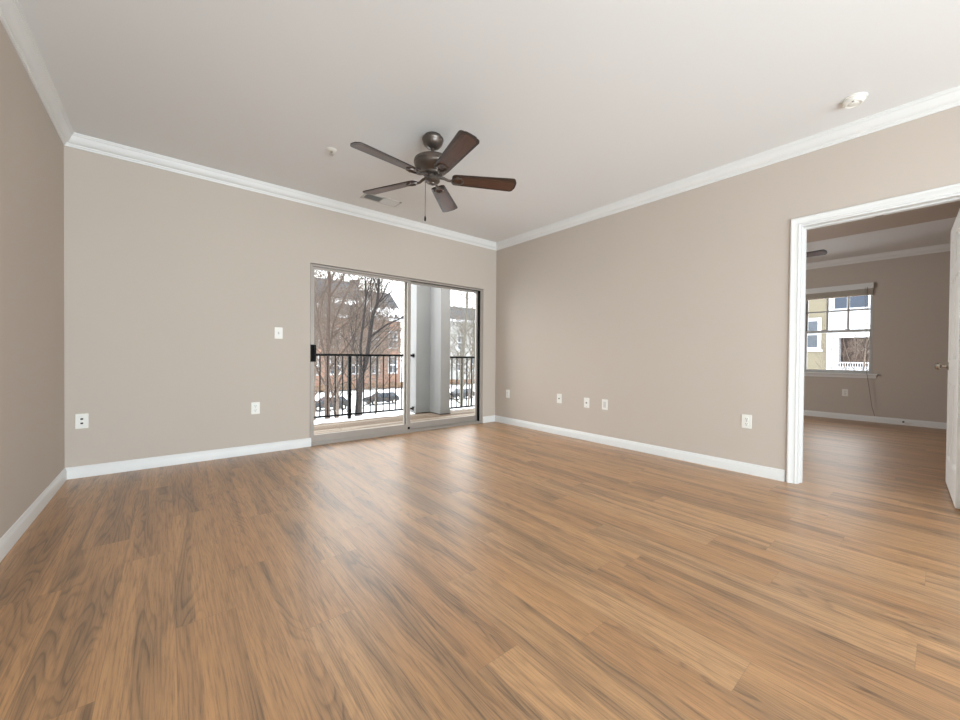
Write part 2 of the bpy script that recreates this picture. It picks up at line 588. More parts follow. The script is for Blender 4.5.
# ------------------------------------------------------------------ bedroom door (door_2)
d2 = thing('door_2', 'open white six-panel door with a satin nickel knob', 'door', (4.03, -.085, .012), (0, 0, math.radians(2.9)), kind='structure')
DW, DH, DT = .81, 2.005, .036
st, mul = .11, .10
rows = [(.22, .80), (.98, 1.58), (1.68, 1.90)]
cols = [(st, DW / 2 - mul / 2), (DW / 2 + mul / 2, DW - st)]
m = MB()
m.box((st * .5, .012, .05), (DW - st * .5, DT - .012, DH - .05))
m.box((0, 0, 0), (st, DT, DH), .0015).box((DW - st, 0, 0), (DW, DT, DH), .0015).box((DW / 2 - mul / 2, 0, .1), (DW / 2 + mul / 2, DT, DH - .1), .001)
zs = [0] + [z for r in rows for z in r] + [DH]
for i in range(0, len(zs), 2):
    m.box((st - .002, .0001, zs[i]), (DW - st + .002, DT - .0001, zs[i + 1]), .001)
for (za, zb) in rows:
    for (xa, xb) in cols:
        for yy, s in ((.012, -1), (DT - .012, 1)):
            R = []
            for ins, dd in ((.012, 0), (.034, .007), (.036, .007)):
                R.append([(xa + ins, yy + s * dd, za + ins), (xb - ins, yy + s * dd, za + ins), (xb - ins, yy + s * dd, zb - ins), (xa + ins, yy + s * dd, zb - ins)])
            m.loft(R)
            # sloped sticking round the panel
            R = [[(xa, yy + s * .0115, za), (xb, yy + s * .0115, za), (xb, yy + s * .0115, zb), (xa, yy + s * .0115, zb)],
                 [(xa + .009, yy, za + .009), (xb - .009, yy, za + .009), (xb - .009, yy, zb - .009), (xa + .009, yy, zb - .009)]]
            m.loft(R, cap=False)
m.build('slab', DOORW, d2)
kn = MB()
for s, yy in ((1, DT), (-1, 0)):
    kn.lathe([(.001, yy), (.032, yy), (.032, yy + s * .005), (.026, yy + s * .009), (.012, yy + s * .012), (.011, yy + s * .034), (.018, yy + s * .038),
              (.027, yy + s * .046), (.029, yy + s * .056), (.025, yy + s * .066), (.014, yy + s * .071), (.001, yy + s * .072)], (DW - .065, 0, .93), 24, 'Y')
kn.build('knob', NICKEL, d2, smooth=35)['label'] = 'satin nickel door knob'
for z in (.20, 1.02, 1.80):
    h = MB().box((-.002, .001, z - .045), (.0005, DT - .008, z + .045))
    h.tube([(-.004, -.006, z - .048), (-.004, -.006, z + .048)], .006, 8)
    h.build('hinge', DOORW, d2)

# ------------------------------------------------------------------ bedroom window (window_1)
w1 = thing('window_1', 'bedroom window with a gridded upper sash, seen through the doorway', 'window', (XB, (WY0 + WY1) / 2, WZ0), kind='structure')
fa, fb = XB + .004, XB + .13
m = MB()
m.box((fa, WY0, WZ0), (fb, WY0 + .014, WZ1), .002).box((fa, WY1 - .014, WZ0), (fb, WY1, WZ1), .002).box((fa, WY0, WZ1 - .02), (fb, WY1, WZ1), .002).box((fa, WY0, WZ0), (fb, WY1, WZ0 + .018), .002)
VINYL = mat('grey_white_vinyl', (188, 188, 186), .45, noise=(5, .02))
prt(m, 'frame', VINYL, w1)
zm = 1.455
for nm, za, zb, xa in (('lower_sash', WZ0 + .018, zm + .02, fa + .004), ('upper_sash', zm - .02, WZ1 - .02, fa + .044)):
    m = MB()
    ya, yb = WY0 + .014, WY1 - .014
    m.box((xa, ya, za), (xa + .03, ya + .024, zb), .002).box((xa, yb - .024, za), (xa + .03, yb, zb), .002)
    m.box((xa, ya + .024, za), (xa + .03, yb - .024, za + .03), .002).box((xa, ya + .024, zb - .036), (xa + .03, yb - .024, zb), .002)
    s_ = prt(m, nm, VINYL, w1)
    prt(MB().box((xa + .012, ya + .03, za + .03), (xa + .016, yb - .03, zb - .03)), 'pane', GLASS, s_)
    if nm == 'upper_sash':
        m = MB()
        for k in (1, 2):
            y = ya + .024 + (yb - ya - .048) * k / 3
            m.box((xa + .006, y - .013, za + .03), (xa + .022, y + .013, zb - .036))
        m.box((xa + .005, ya + .024, 1.785), (xa + .023, yb - .024, 1.809))
        prt(m, 'muntins', VINYL, s_)
    else:
        for y in (1.04, 1.32):
            prt(MB().box((xa + .002, y - .03, zb), (xa + .026, y + .03, zb + .012), .003), 'sash_lock', VINYL, s_)
prt(MB().box((XB - .05, WY0 - .06, WZ0 - .026), (fa + .01, WY1 + .06, WZ0), .004).box((XB - .014, WY0 - .045, WZ0 - .075), (XB, WY1 + .045, WZ0 - .026), .003), 'sill', TRIM, w1)

# ------------------------------------------------------------------ ceiling fan


def make_fan(label, loc, rz):
    t = thing('ceiling_fan', label, 'ceiling fan', loc, (0, 0, rz))
    m = MB().lathe([(.001, 0), (.066, 0), (.070, -.014), (.080, -.018), (.083, -.024), (.083, -.031), (.079, -.036), (.077, -.048), (.069, -.066), (.052, -.084), (.034, -.094), (.020, -.097), (.001, -.097)], n=40)
    m.build('canopy', BRONZE, t, smooth=30)
    m = MB().lathe([(.001, -.08), (.012, -.08), (.012, -.155), (.020, -.157), (.022, -.185), (.001, -.185)], n=20)
    m.build('downrod', BRONZE, t, smooth=30)
    m = MB().lathe([(.001, -.172), (.05, -.172), (.10, -.177), (.132, -.183), (.142, -.190), (.145, -.200), (.145, -.214), (.140, -.222), (.140, -.228),
                    (.132, -.244), (.116, -.262), (.096, -.276), (.078, -.286), (.074, -.298), (.001, -.298)], n=48)
    m.build('motor_housing', BRONZE, t, smooth=30)
    m = MB().lathe([(.001, -.296), (.062, -.296), (.062, -.306), (.050, -.310), (.050, -.326), (.056, -.330), (.056, -.348), (.044, -.360), (.026, -.365), (.024, -.371), (.012, -.376), (.001, -.377)], n=36)
    m.build('switch_housing', BRONZE, t, smooth=30)
    zb = -.322
    pitch = math.radians(-13)
    for k in range(5):
        a = math.radians(43 + 72 * k)
        Rm = Matrix.Rotation(a, 4, 'Z') @ Matrix.Translation((0, 0, zb)) @ Matrix.Rotation(pitch, 4, 'X')
        # blade outline: narrower at the root, rounded corners
        x0, x1, w0, w1_ = .150, .655, .058, .075
        out = []
        for i in range(7):
            q = PI / 2 * i / 6
            out.append((x1 - .028 + .028 * math.sin(q) + .0, -w1_ + .028 - .028 * math.cos(q)))
        for i in range(5):
            y = (-1 + 2 * (i + .5) / 5) * (w1_ - .03)
            out.append((x1 + .010 * (1 - (y / w1_) ** 2), y))
        for i in range(7):
            q = PI / 2 * i / 6
            out.append((x1 - .028 + .028 * math.cos(q), w1_ - .028 + .028 * math.sin(q)))
        for i in range(5):
            q = PI / 2 * i / 4
            out.append((x0 + .03 - .03 * math.sin(q), w0 - .03 + .03 * math.cos(q)))
        for i in range(5):
            q = PI / 2 * i / 4
            out.append((x0 + .03 - .03 * math.cos(q), -w0 + .03 - .03 * math.sin(q)))
        cx = (x0 + x1) / 2

        def ins(p, d):
            L_ = (x1 - x0) / 2
            return (cx + (p[0] - cx) * (1 - d / L_), p[1] * (1 - d / .062))
        m = MB()
        m.loft([[(x, y, .004) for x, y in out], [(x, y, -.004) for x, y in out]])
        b = m.build('blade', BLADEFR, t)
        b.matrix_basis = Rm
        m = MB().loft([[(*ins(p, .014), -.0035) for p in out], [(*ins(p, .016), -.0052) for p in out]])
        m.build('blade_panel', BLADE, b)['label'] = 'reddish brown wood panel with a dark border'
        # blade iron: arm from hub, open loop, plate on the blade's underside
        m = MB()
        m.tube([(.055, 0, .012), (.09, 0, .004), (.12, 0, -.010), (.145, 0, -.012)], [.013, .011, .010, .010], 8)
        for s in (-1, 1):
            m.tube([(.140, 0, -.011), (.160, s * .022, -.011), (.190, s * .034, -.0105), (.222, s * .030, -.0100), (.236, s * .012, -.0095), (.238, 0, -.0095)], [.007, .007, .007, .007, .006, .006], 6)
        for (sx, sy) in ((.190, .034), (.190, -.034), (.234, 0)):
            m.lathe([(.001, -.0045), (.011, -.0045), (.011, -.015), (.006, -.018), (.001, -.018)], (sx, sy, 0), 12)
        ir = m.build('blade_iron', BRONZE, t, smooth=50)
        ir.matrix_basis = Rm
    return t


FX, FY = 1.585, 2.54
fan = make_fan('bronze ceiling fan with five dark wood blades in the living room', (FX, FY, H), 0)
cx_, cy_ = -.041, .033
m = MB().tube([(cx_, cy_, -.345), (cx_ * 1.05, cy_ * 1.05, -.36), (cx_ * 1.06, cy_ * 1.06, -.62)], .0030, 6)
ch = m.build('pull_chain', BRONZE, fan)
MB().lathe([(.001, -.612), (.005, -.616), (.0075, -.63), (.0075, -.648), (.005, -.654), (.001, -.655)], (cx_ * 1.06, cy_ * 1.06, 0), 12).build('chain_fob', BLACK, ch, smooth=40)
bfan = copy_tree(fan)
for c in list(bfan.children):
    if c.name.startswith('pull_chain'):
        for g in list(c.children):
            bpy.data.objects.remove(g)
        bpy.data.objects.remove(c)
bfan.location = (6.33, 1.62, HB)
bfan.rotation_euler = (0, 0, math.radians(-90 - 43))
tag(bfan, 'dark ceiling fan in the bedroom, one blade tip showing past the door casing', 'ceiling fan')

# ------------------------------------------------------------------ ceiling fittings
t = thing('smoke_detector', 'round white smoke detector on the ceiling near the right wall', 'smoke detector', (3.462, .405, H))
t.scale = (.86, .86, .9)
MB().lathe([(.001, 0), (.074, 0), (.076, -.004), (.074, -.010), (.001, -.010)], n=40).build('base_plate', PLATE, t, smooth=30)
MB().lathe([(.001, -.010), (.064, -.010), (.066, -.018), (.060, -.032), (.046, -.040), (.044, -.037), (.030, -.036), (.026, -.041), (.001, -.042)], n=40).build('cover', PLATE, t, smooth=30)
MB().box((-.052, -.006, -.0385), (-.036, .006, -.034)).build('sensor_slot', SLOT, t)
t = thing('fire_sprinkler', 'small white fire sprinkler in the ceiling left of the fan', 'sprinkler', (1.045, 3.245, H))
MB().lathe([(.001, 0), (.040, 0), (.040, -.003), (.028, -.010), (.016, -.012), (.001, -.012)], n=28).build('escutcheon', PLATE, t, smooth=30)
m = MB().lathe([(.001, -.012), (.010, -.012), (.010, -.022), (.004, -.024), (.004, -.034), (.001, -.034)], n=14)
for s in (-1, 1):
    m.tube([(s * .010, 0, -.018), (s * .013, 0, -.030), (s * .004, 0, -.042)], .002, 5)
m.build('sprinkler_head', NICKEL, t, smooth=40)
MB().lathe([(.001, -.042), (.016, -.043), (.016, -.045), (.001, -.045)], n=18).build('deflector', NICKEL, t)
t = thing('ceiling_vent', 'white louvred air vent in the ceiling between the fan and the sliding door', 'vent', (1.80, 3.93, H))
m = MB()
a, b_ = .205, .085
m.box((-a, -b_, -.006), (a, -b_ + .022, 0), .001).box((-a, b_ - .022, -.006), (a, b_, 0), .001).box((-a, -b_, -.006), (-a + .022, b_, 0), .001).box((a - .022, -b_, -.006), (a, b_, 0), .001).box((-.006, -b_, -.006), (.006, b_, 0), .001)
VENT = mat('vent_enamel', (205, 203, 199), .5, noise=(6, .01))
m.build('frame', VENT, t)
MB().box((-a + .02, -b_ + .02, -.0012), (a - .02, b_ - .02, -.0004)).build('duct_opening', mat('vent_duct_grey', (120, 118, 115), .7, noise=(9, .05)), t)
for half, sgn in ((-1, -1), (1, 1)):
    for k in range(7):
        y = -b_ + .030 + k * .018
        xa, xb = (-a + .022, -.006) if half < 0 else (.006, a - .022)
        MB().prism([(xa, y, -.001), (xa, y + .011 * sgn, -.011), (xa, y + .0125 * sgn, -.011), (xa, y + .0015 * sgn, -.001)], (xb - xa, 0, 0)).build('louvre', VENT, t)

# ------------------------------------------------------------------ outlets and switch
# built facing -Y in local space (plate in the XZ plane), 0.074 x 0.118


def plate(name, label, cat, loc, rz, kind, group=None):
    t = thing(name, label, cat, loc, (0, 0, rz), group)
    MB().box((-.0375, -.0055, -.059), (.0375, 0, .059), .003).build('cover_plate', PLATE, t)
    if kind == 'duplex':
        for s in (1, -1):
            z = s * .021
            rc = MB().lathe([(.001, -.0054), (.0165, -.0054), (.0165, -.0085), (.0155, -.0092), (.001, -.0092)], (0, 0, z), 20, 'Y').build('receptacle', PLATE, t)
            MB().box((-.0078, -.0098, z - .001), (-.0052, -.009, z + .009)).box((.0052, -.0098, z), (.0078, -.009, z + .008)).lathe([(.001, -.009), (.0032, -.009), (.0032, -.0098), (.001, -.0098)], (0, 0, z - .0085), 8, 'Y').build('slots', SLOT, rc)
        MB().lathe([(.001, -.005), (.003, -.005), (.0028, -.0065), (.001, -.0066)], (0, 0, 0), 10, 'Y').build('screw', NICKEL, t)
    if kind == 'jacks':
        for z in (.017, -.017):
            MB().box((-.0075, -.010, z - .0065), (.0075, -.005, z + .0065), .001).build('jack', SLOT, t)
    if kind == 'coax':
        MB().lathe([(.001, -.005), (.0085, -.005), (.0085, -.008), (.0055, -.008), (.0050, -.018), (.001, -.018)], (0, 0, 0), 14, 'Y').build('jack', SLOT, t)
        for z in (.045, -.045):
            MB().lathe([(.001, -.005), (.003, -.005), (.0028, -.0065), (.001, -.0066)], (0, 0, z), 10, 'Y').build('screw', NICKEL, t)
    if kind == 'toggle':
        MB().box((-.006, -.007, -.013), (.006, -.005, .013), .0006).build('toggle_slot', VINYL, t)
        MB().prism([(-.0042, -.006, -.006), (-.0042, -.019, .006), (-.0042, -.019, .011), (-.0042, -.006, .004)], (.0084, 0, 0)).build('toggle', PLATE, t)
    if kind == 'decora':
        MB().box((-.0175, -.0075, -.034), (.0175, -.005, .034), .001).build('rocker_insert', VENT, t)
    return t


R_ = -PI / 2
plate('jack_plate', 'white wall plate with two dark jacks near the left corner', 'wall plate', (-.534, YB, .448), 0, 'jacks')
plate('wall_outlet', 'white duplex outlet low on the wall left of the sliding door', 'outlet', (.668, YB, .455), 0, 'duplex')
plate('light_switch', 'white toggle light switch at hand height left of the sliding door', 'light switch', (.873, YB, 1.21), 0, 'toggle')
plate('wall_outlet', 'white outlet on the right wall closest to the back corner', 'outlet', (XR, 4.06, .442), R_, 'duplex')
plate('coax_plate', 'white coaxial wall plate on the right wall, left one of the close trio', 'wall plate', (XR, 3.11, .46), R_, 'coax')
plate('coax_plate', 'white coaxial wall plate in the middle of the trio on the right wall', 'wall plate', (XR, 2.70, .446), R_, 'coax')
plate('blank_plate', 'white wall plate with a flat grey insert, right one of the close trio', 'wall plate', (XR, 2.456, .45), R_, 'decora')
plate('wall_outlet', 'white duplex outlet on the right wall beside the doorway casing', 'outlet', (XR, 1.08, .448), R_, 'duplex')
plate('wall_outlet', 'white outlet under the bedroom window', 'outlet', (XB, 1.05, .44), R_, 'duplex')

# ------------------------------------------------------------------ bedroom blind, cord, door stop
t = thing('window_blind', 'raised white slatted blind at the top of the bedroom window', 'blind', (XB, (WY0 + WY1) / 2, WZ1))
BL = mat('blind_slat', (196, 184, 168), .5, noise=(8, .03))
hw = (WY1 - WY0) / 2
MB().box((-.045, -hw - .002, -.075), (-.001, hw + .002, .015), .003).build('valance', TRIM, t)
m = MB()
for k in range(12):
    m.box((-.042, -hw + .012, -.079 - k * .0068), (-.002, hw - .012, -.083 - k * .0068))
m.build('slat_stack', BL, t)
MB().box((-.040, -hw + .012, -.178), (-.004, hw - .012, -.160), .003).build('bottom_rail', BL, t)
m = MB().tube([(-.05, -.33, -.05), (-.05, -.335, -.5), (-.05, -.34, -1.0)], .003, 6)
m.build('wand', VINYL, t)
m = MB().tube([(-.05, -.355, -.05), (-.055, -.36, -.9), (-.062, -.365, -1.40), (-.062, -.39, -1.6), (-.05, -.43, -1.95), (-.03, -.46, -2.09)], .0028, 6)
m.build('pull_cord', mat('grey_cord', (120, 108, 96), .7, noise=(20, .05)), t)
t = thing('door_stop', 'small dark door stop on the bedroom baseboard', 'door stop', (XB - .014, .40, .05), (0, 0, 0))
m = MB().lathe([(.001, 0), (.012, 0), (.012, -.004), (.005, -.006), (.005, -.05), (.001, -.05)], n=12, axis='X')
m.build('spring', BRONZE, t)
MB().lathe([(.001, -.048), (.009, -.048), (.009, -.062), (.001, -.062)], n=12, axis='X').build('rubber_tip', SLOT, t)

# ------------------------------------------------------------------ balcony
DKZ = -.04
struct(MB().box((-1.5, YB + .16, DKZ - .12), (6.5, 6.2, DKZ)).build('balcony_deck', DECK), 'weathered wood deck boards of the balcony outside the sliding door', 'deck')
m = MB()
random.seed(3)
N_ = 60
top, bot = [], []
for sx0, sx1 in ((-1.4, 3.38), (3.90, 6.4)):
    rings = []
    for i in range(N_ + 1):
        x = sx0 + (sx1 - sx0) * i / N_
        ya = 5.90 + random.uniform(-.05, .04)
        rings.append([(x, ya, DKZ - .002), (x, ya + .07, DKZ + .012), (x, 6.12, DKZ + .018), (x, 6.195, DKZ + .014), (x, 6.195, DKZ - .002)])
    m.loft(rings)
tag(m.build('snow_strip', SNOW, smooth=True), 'thin strip of snow along the outer edge of the balcony deck', 'snow', kind='stuff')

PX0, PX1, PX2, PY0, PY1, PY2 = 3.40, 3.68, 3.885, 5.60, 5.95, 6.25
pc = struct(MB().box((PX0, PY1, DKZ + .012), (PX2, PY2, 4.2), .004).build('balcony_pier', STUCCO), 'grey clad pier at the balcony edge seen through the right glass', 'pier')
MB().box((PX1 + .005, PY0, DKZ + .012), (PX2, PY1 + .01, 4.2), .004).build('pilaster', STUCCO, pc)


def pier_band(z0, z1, o):
    m = MB()
    m.box((PX0 - o, PY1 - o, z0), (PX1 + .004, PY1, z1)).box((PX1 + .005 - o, PY0 - o, z0), (PX2 + o, PY0, z1))
    m.box((PX1 + .005 - o, PY0, z0), (PX1 + .005, PY1 - o, z1)).box((PX0 - o, PY1, z0), (PX0, PY2, z1))
    return m


pier_band(DKZ + .012, .055, .008).build('base_trim', STUCCO, pc)
pier_band(.60, .606, .002).build('panel_joint', mat('joint_grey', (128, 130, 131), .8, noise=(5, .05)), pc)
m = MB().box((PX0 - .01, PY1 - .015, DKZ), (PX2, PY2, DKZ + .012)).box((PX1, PY0 - .012, DKZ), (PX2 + .01, PY1, DKZ + .012))
m.build('base_gap_shade', GASKET_SHADE, pc)  # black slab put in as the shadow gap under the pier


def railing(label, x0, x1, y, ztop, zbot, posts, braces):
    t = thing('balcony_railing', label, 'railing', (x0, y, DKZ), group='black metal balcony railings')
    L_ = x1 - x0
    zt, zb = ztop - DKZ, zbot - DKZ
    MB().box((0, -.022, zt - .035), (L_, .022, zt), .003).build('top_rail', BLACK, t)
    MB().box((0, -.014, zb - .012), (L_, .014, zb + .016), .002).build('bottom_rail', BLACK, t)
    for px in posts:
        p = MB().box((px - .024, -.024, 0), (px + .024, .024, zt - .03), .002).box((px - .05, -.05, 0), (px + .05, .05, .012), .002).build('post', BLACK, t)
    n = int(L_ / .115)
    for k in range(n + 1):
        x = .03 + k * .115
        if any(abs(x - q) < .05 for q in posts) or x > L_ - .012:
            continue
        MB().box((x - .008, -.008, zb + .01), (x + .008, .008, zt - .03)).build('baluster', BLACK, t)
    for (bx, z) in braces:
        MB().box((bx - .006, -.035, z - .035), (bx + .006, .035, z + .035), .003).build('wall_bracket', BLACK, t)
    return t


railing('black metal railing of upright bars behind the left glass panel', -1.35, PX0 - .002, 6.04, 1.008, .04, [.02, 1.35 + 2.24], [(4.748 - .006, 1.03), (4.748 - .006, .08)])
railing('short black metal railing right of the grey pier', PX2 + .002, 6.45, 5.75, .982, .03, [2.43], [(.006, 1.0), (.006, .07)])

# ------------------------------------------------------------------ outdoors
GZ = -5.4
m = MB()
n = 60
random.seed(5)
V = {}
for i in range(n + 1):
    for j in range(n + 1):
        x, y = -70 + 190 * i / n, -30 + 170 * j / n
        z = GZ + random.uniform(-.04, .04)
        bank = max(0, min(1, (y - 50) / 4)) * 1.75
        V[i, j] = m.bm.verts.new((x, y, z + bank))
for i in range(n):
    for j in range(n):
        m.bm.faces.new((V[i, j], V[i + 1, j], V[i + 1, j + 1], V[i, j + 1]))
struct(m.build('snow_ground', SNOW, smooth=True), 'snow-covered ground and parking area below the balcony', 'ground')
m = MB()
random.seed(9)
for k in range(110):
    x = -12 + k * .6
    m.lathe([(.02, -.3), (.45, -.2), (.55, .15), (.42, .42), (.05, .55)], (x, 53.6 + random.uniform(-.15, .15), GZ + 1.75 + random.uniform(-.1, .1)), 7)
tag(m.build('low_hedge', HEDGE), 'low brown hedge row along the snowy bank before the brick building', 'hedge')


def building(name, label, x0, x1, y0, y1, zg, ze, zr, wall, winx, winz, ww, wh, pane, snow=True):
    t = thing(name, label, 'building', ((x0 + x1) / 2, y0, zg))
    yc = (y0 + y1) / 2
    # walls incl. gable ends
    pts = [(x0, y0, zg), (x0, y1, zg), (x0, y1, ze), (x0, yc, zr - .1), (x0, y0, ze)]
    prt(MB().prism(pts, (x1 - x0, 0, 0)), 'wall', wall, t)
    e, k = .6, (zr - ze) / (yc - y0)
    for s, ya in ((1, y0), (-1, y1)):
        a = Vector((x0 - e, ya - s * e, ze - k * e + .05))
        b = Vector((x0 - e, yc, zr + .05))
        m = MB().prism([a, b, b + Vector((0, 0, .25)), a + Vector((0, 0, .25))], (x1 - x0 + 2 * e, 0, 0))
        prt(m, 'roof', SHINGLE, t)
    prt(MB().box((x0 - e, y0 - e - .06, ze - k * e - .1), (x1 + e, y0 - e + .02, ze - k * e + .32)), 'fascia', SIDING_W, t)
    for zc in winz:
        for xc in winx:
            f_ = prt(MB().box((xc - ww / 2 - .15, y0 - .06, zc - wh / 2 - .15), (xc + ww / 2 + .15, y0 + .05, zc + wh / 2 + .15)), 'window', SIDING_W, t)
            m = MB()
            for a_ in (-1, 1):
                for b_ in (-1, 1):
                    m.box((xc + a_ * ww * .25 - ww * .21, y0 - .08, zc + b_ * wh * .25 - wh * .21), (xc + a_ * ww * .25 + ww * .21, y0 - .05, zc + b_ * wh * .25 + wh * .21))
            prt(m, 'pane', pane, f_)
    return t


bx = [27.25 - 2.98 * k for k in range(9)]
bA = building('brick_building', 'red brick apartment block with a snow-patched grey roof beyond the bare trees', -2, 28.6, 55, 65, GZ + .9, 6.9, 11.2, BRICK,
              bx, [-.5, 3.4], 1.3, 2.5, GLASSD)
m = MB()
for s_, ya in ((1, 57.0), (-1, 63.0)):
    m.prism([(-2.6, ya, 9.4), (-2.6, 60, 12.35), (-2.6, 60, 12.6), (-2.6, ya, 9.65)], (25.6, 0, 0))
m.prism([(-2, 57.2, 9), (-2, 62.8, 9), (-2, 60, 12.3)], (24.7, 0, 0))
prt(m, 'upper_roof', SHINGLE, bA)
m = MB()
random.seed(12)


def slope_patch(xa, xb, fa_, fb_, jit, nn=18):
    rings = []
    for i in range(nn + 1):
        x = xa + (xb - xa) * i / nn
        a_, b_ = fa_ + random.uniform(0, jit), fb_ - random.uniform(0, jit)
        if i in (0, nn):
            a_, b_ = (fa_ + fb_) / 2 - .1, (fa_ + fb_) / 2 + .1
        p = lambda f_, o: (x, 54.4 + 5.6 * f_, 6.9 - .516 + 4.816 * f_ + .30 + o)
        rings.append([p(a_, 0), p(a_, .12), p(b_, .12), p(b_, 0)])
    m.loft(rings)


slope_patch(23.6, 29.0, .02, .42, .16)
slope_patch(18.5, 24.4, .30, .78, .2)
slope_patch(8, 16.5, .15, .45, .2)
prt(m, 'roof_snow', SNOW, bA)
m = MB().prism([(19.8, 53.8, 6.3), (24.0, 53.8, 6.3), (21.9, 53.8, 8.6)], (0, 5, 0))
prt(m, 'cross_gable', SHINGLE, bA)
prt(MB().box((22.3, 59.2, 11.2), (23.4, 60.4, 12.9)), 'chimney', SHINGLE, bA)
building('grey_building', 'pale grey block with a long roof behind the trees right of the pier', 36, 75, 56, 64, GZ + .9, 7.6, 10.2, PALE,
         [38 + 3.2 * k for k in range(10)], [-.5, 3.4], 1.3, 2.4, GLASSD)

# neighbouring building seen through the bedroom window
t = thing('neighbour_house', 'beige and white neighbouring apartment block seen through the bedroom window', 'building', (35, 5, GZ))
NX = 35
m = MB().box((NX, 5.12, GZ), (NX + 10, 16, 9))
prt(m, 'siding_wall', LAP, t)
m = MB().box((NX + .05, -6, 2.75), (NX + 10, 5.12, 9)).box((NX + .05, 4.61, GZ), (NX + 10, 5.12, 2.75)).box((NX + .05, -6, GZ), (NX + 10, 4.61, .5)).box((NX + 2.2, -6, .5), (NX + 10, 4.61, 2.75)).box((NX + .05, -6, .5), (NX + 2.2, 1.2, 2.75))
prt(m, 'panel_wall', SIDING_W, t)
prt(MB().box((NX + .9, 1.21, .51), (NX + 2.19, 4.60, 2.74)), 'balcony_recess', mat('brown_stone_recess', (70, 57, 51), .9, noise=(3, .7)), t)
m = MB().box((NX - .08, 4.99, GZ), (NX + .2, 5.22, 9)).box((NX - .10, -6, 2.42), (NX + .1, 4.99, 2.78)).box((NX - .05, -6, 5.6), (NX + .1, 4.99, 5.8)).box((NX - .03, 4.0, 2.78), (NX + .06, 4.05, 4.2)).box((NX - .03, 2.6, 2.78), (NX + .06, 2.65, 4.2))
prt(m, 'corner_trim', SIDING_W, t)
m = MB().box((NX - .05, 1.2, .72), (NX + .05, 4.61, .80)).box((NX - .05, 1.2, .28), (NX + .05, 4.61, .34))
for k in range(28):
    m.box((NX - .02, 1.25 + k * .12, .34), (NX + .02, 1.29 + k * .12, .72))
prt(m, 'balcony_rail', SIDING_W, t)
f_ = prt(MB().box((NX - .08, 5.50, 1.6), (NX + .1, 6.75, 3.85), .01).box((NX - .1, 5.42, 1.5), (NX + .1, 6.83, 1.64)), 'window', SIDING_W, t)
prt(MB().box((NX - .1, 5.70, 1.80), (NX - .05, 6.55, 2.65)).box((NX - .1, 5.70, 2.76), (NX - .05, 6.55, 3.62)), 'pane', GLASSD, f_)
for (a, b) in ((4.24, 4.84), (3.25, 4.10)):
    f_ = prt(MB().box((NX - .03, a - .06, 4.32), (NX + .1, b + .06, 5.5)), 'window', SIDING_W, t)
    prt(MB().box((NX - .05, a, 4.4), (NX + .0, b, 5.4)), 'pane', GLASSB, f_)

# cars in the snow


def car(label, loc, rz, rgb):
    t = thing('car', label, 'car', loc, (0, 0, rz), group='snow-dusted parked cars')
    paint = mat('car_paint', rgb, .5, .0, noise=(4, .25))
    half = .88
    prof = [(-2.2, .35), (-2.25, .62), (-2.15, .86), (-1.35, .98), (1.85, 1.0), (2.15, .92), (2.22, .6), (2.15, .35)]
    m = MB().prism([(x, -half, z) for x, z in prof], (0, 2 * half, 0))
    bmesh.ops.bevel(m.bm, geom=list(m.bm.edges), offset=.06, segments=2, affect='EDGES')
    m.build('body', paint, t, smooth=40)
    cab = [(-1.15, .96), (-.45, 1.52), (1.35, 1.56), (1.95, .98)]
    m = MB().loft([[(x, -half + .04 + .16 * (z - .96) / .6, z) for x, z in cab], [(x, half - .04 - .16 * (z - .96) / .6, z) for x, z in cab]])
    m.build('windows', GLASSD, t)
    rf = MB().loft([[(-.5, -.72, 1.50), (1.42, -.72, 1.54), (1.42, .72, 1.54), (-.5, .72, 1.50)], [(-.42, -.66, 1.60), (1.34, -.66, 1.66), (1.34, .66, 1.66), (-.42, .66, 1.60)]])
    rf.build('roof_snow', SNOW, t)
    for x in (-.47, .45, 1.38):
        for s in (-1, 1):
            MB().tube([(x, s * .70, 1.5), (x + (.05 if x < 1 else .3), s * .85, .98)], .05, 5).build('pillar', paint, t)
    for x in (-1.4, 1.4):
        for s in (-1, 1):
            wl = MB().lathe([(.001, -.11), (.30, -.11), (.34, -.07), (.34, .07), (.30, .11), (.001, .11)], (x, s * .80, .34), 18, 'Y').build('wheel', TYRE, t)
            MB().lathe([(.001, -.12), (.19, -.12), (.19, .12), (.001, .12)], (x, s * .80, .34), 12, 'Y').build('hubcap', NICKEL, wl)
    return t


car('dark grey parked car in the snow behind the middle of the left railing', (21.6, 46.8, GZ + .03), .05, (34, 34, 36))
car('blue grey parked car in the snow at the left end of the railing', (14.4, 45.2, GZ + .03), -.05, (44, 48, 52))
car('dark parked car in the snow behind the short railing', (33.6, 45.5, GZ + .03), .1, (34, 34, 36))

# ------------------------------------------------------------------ bare trees


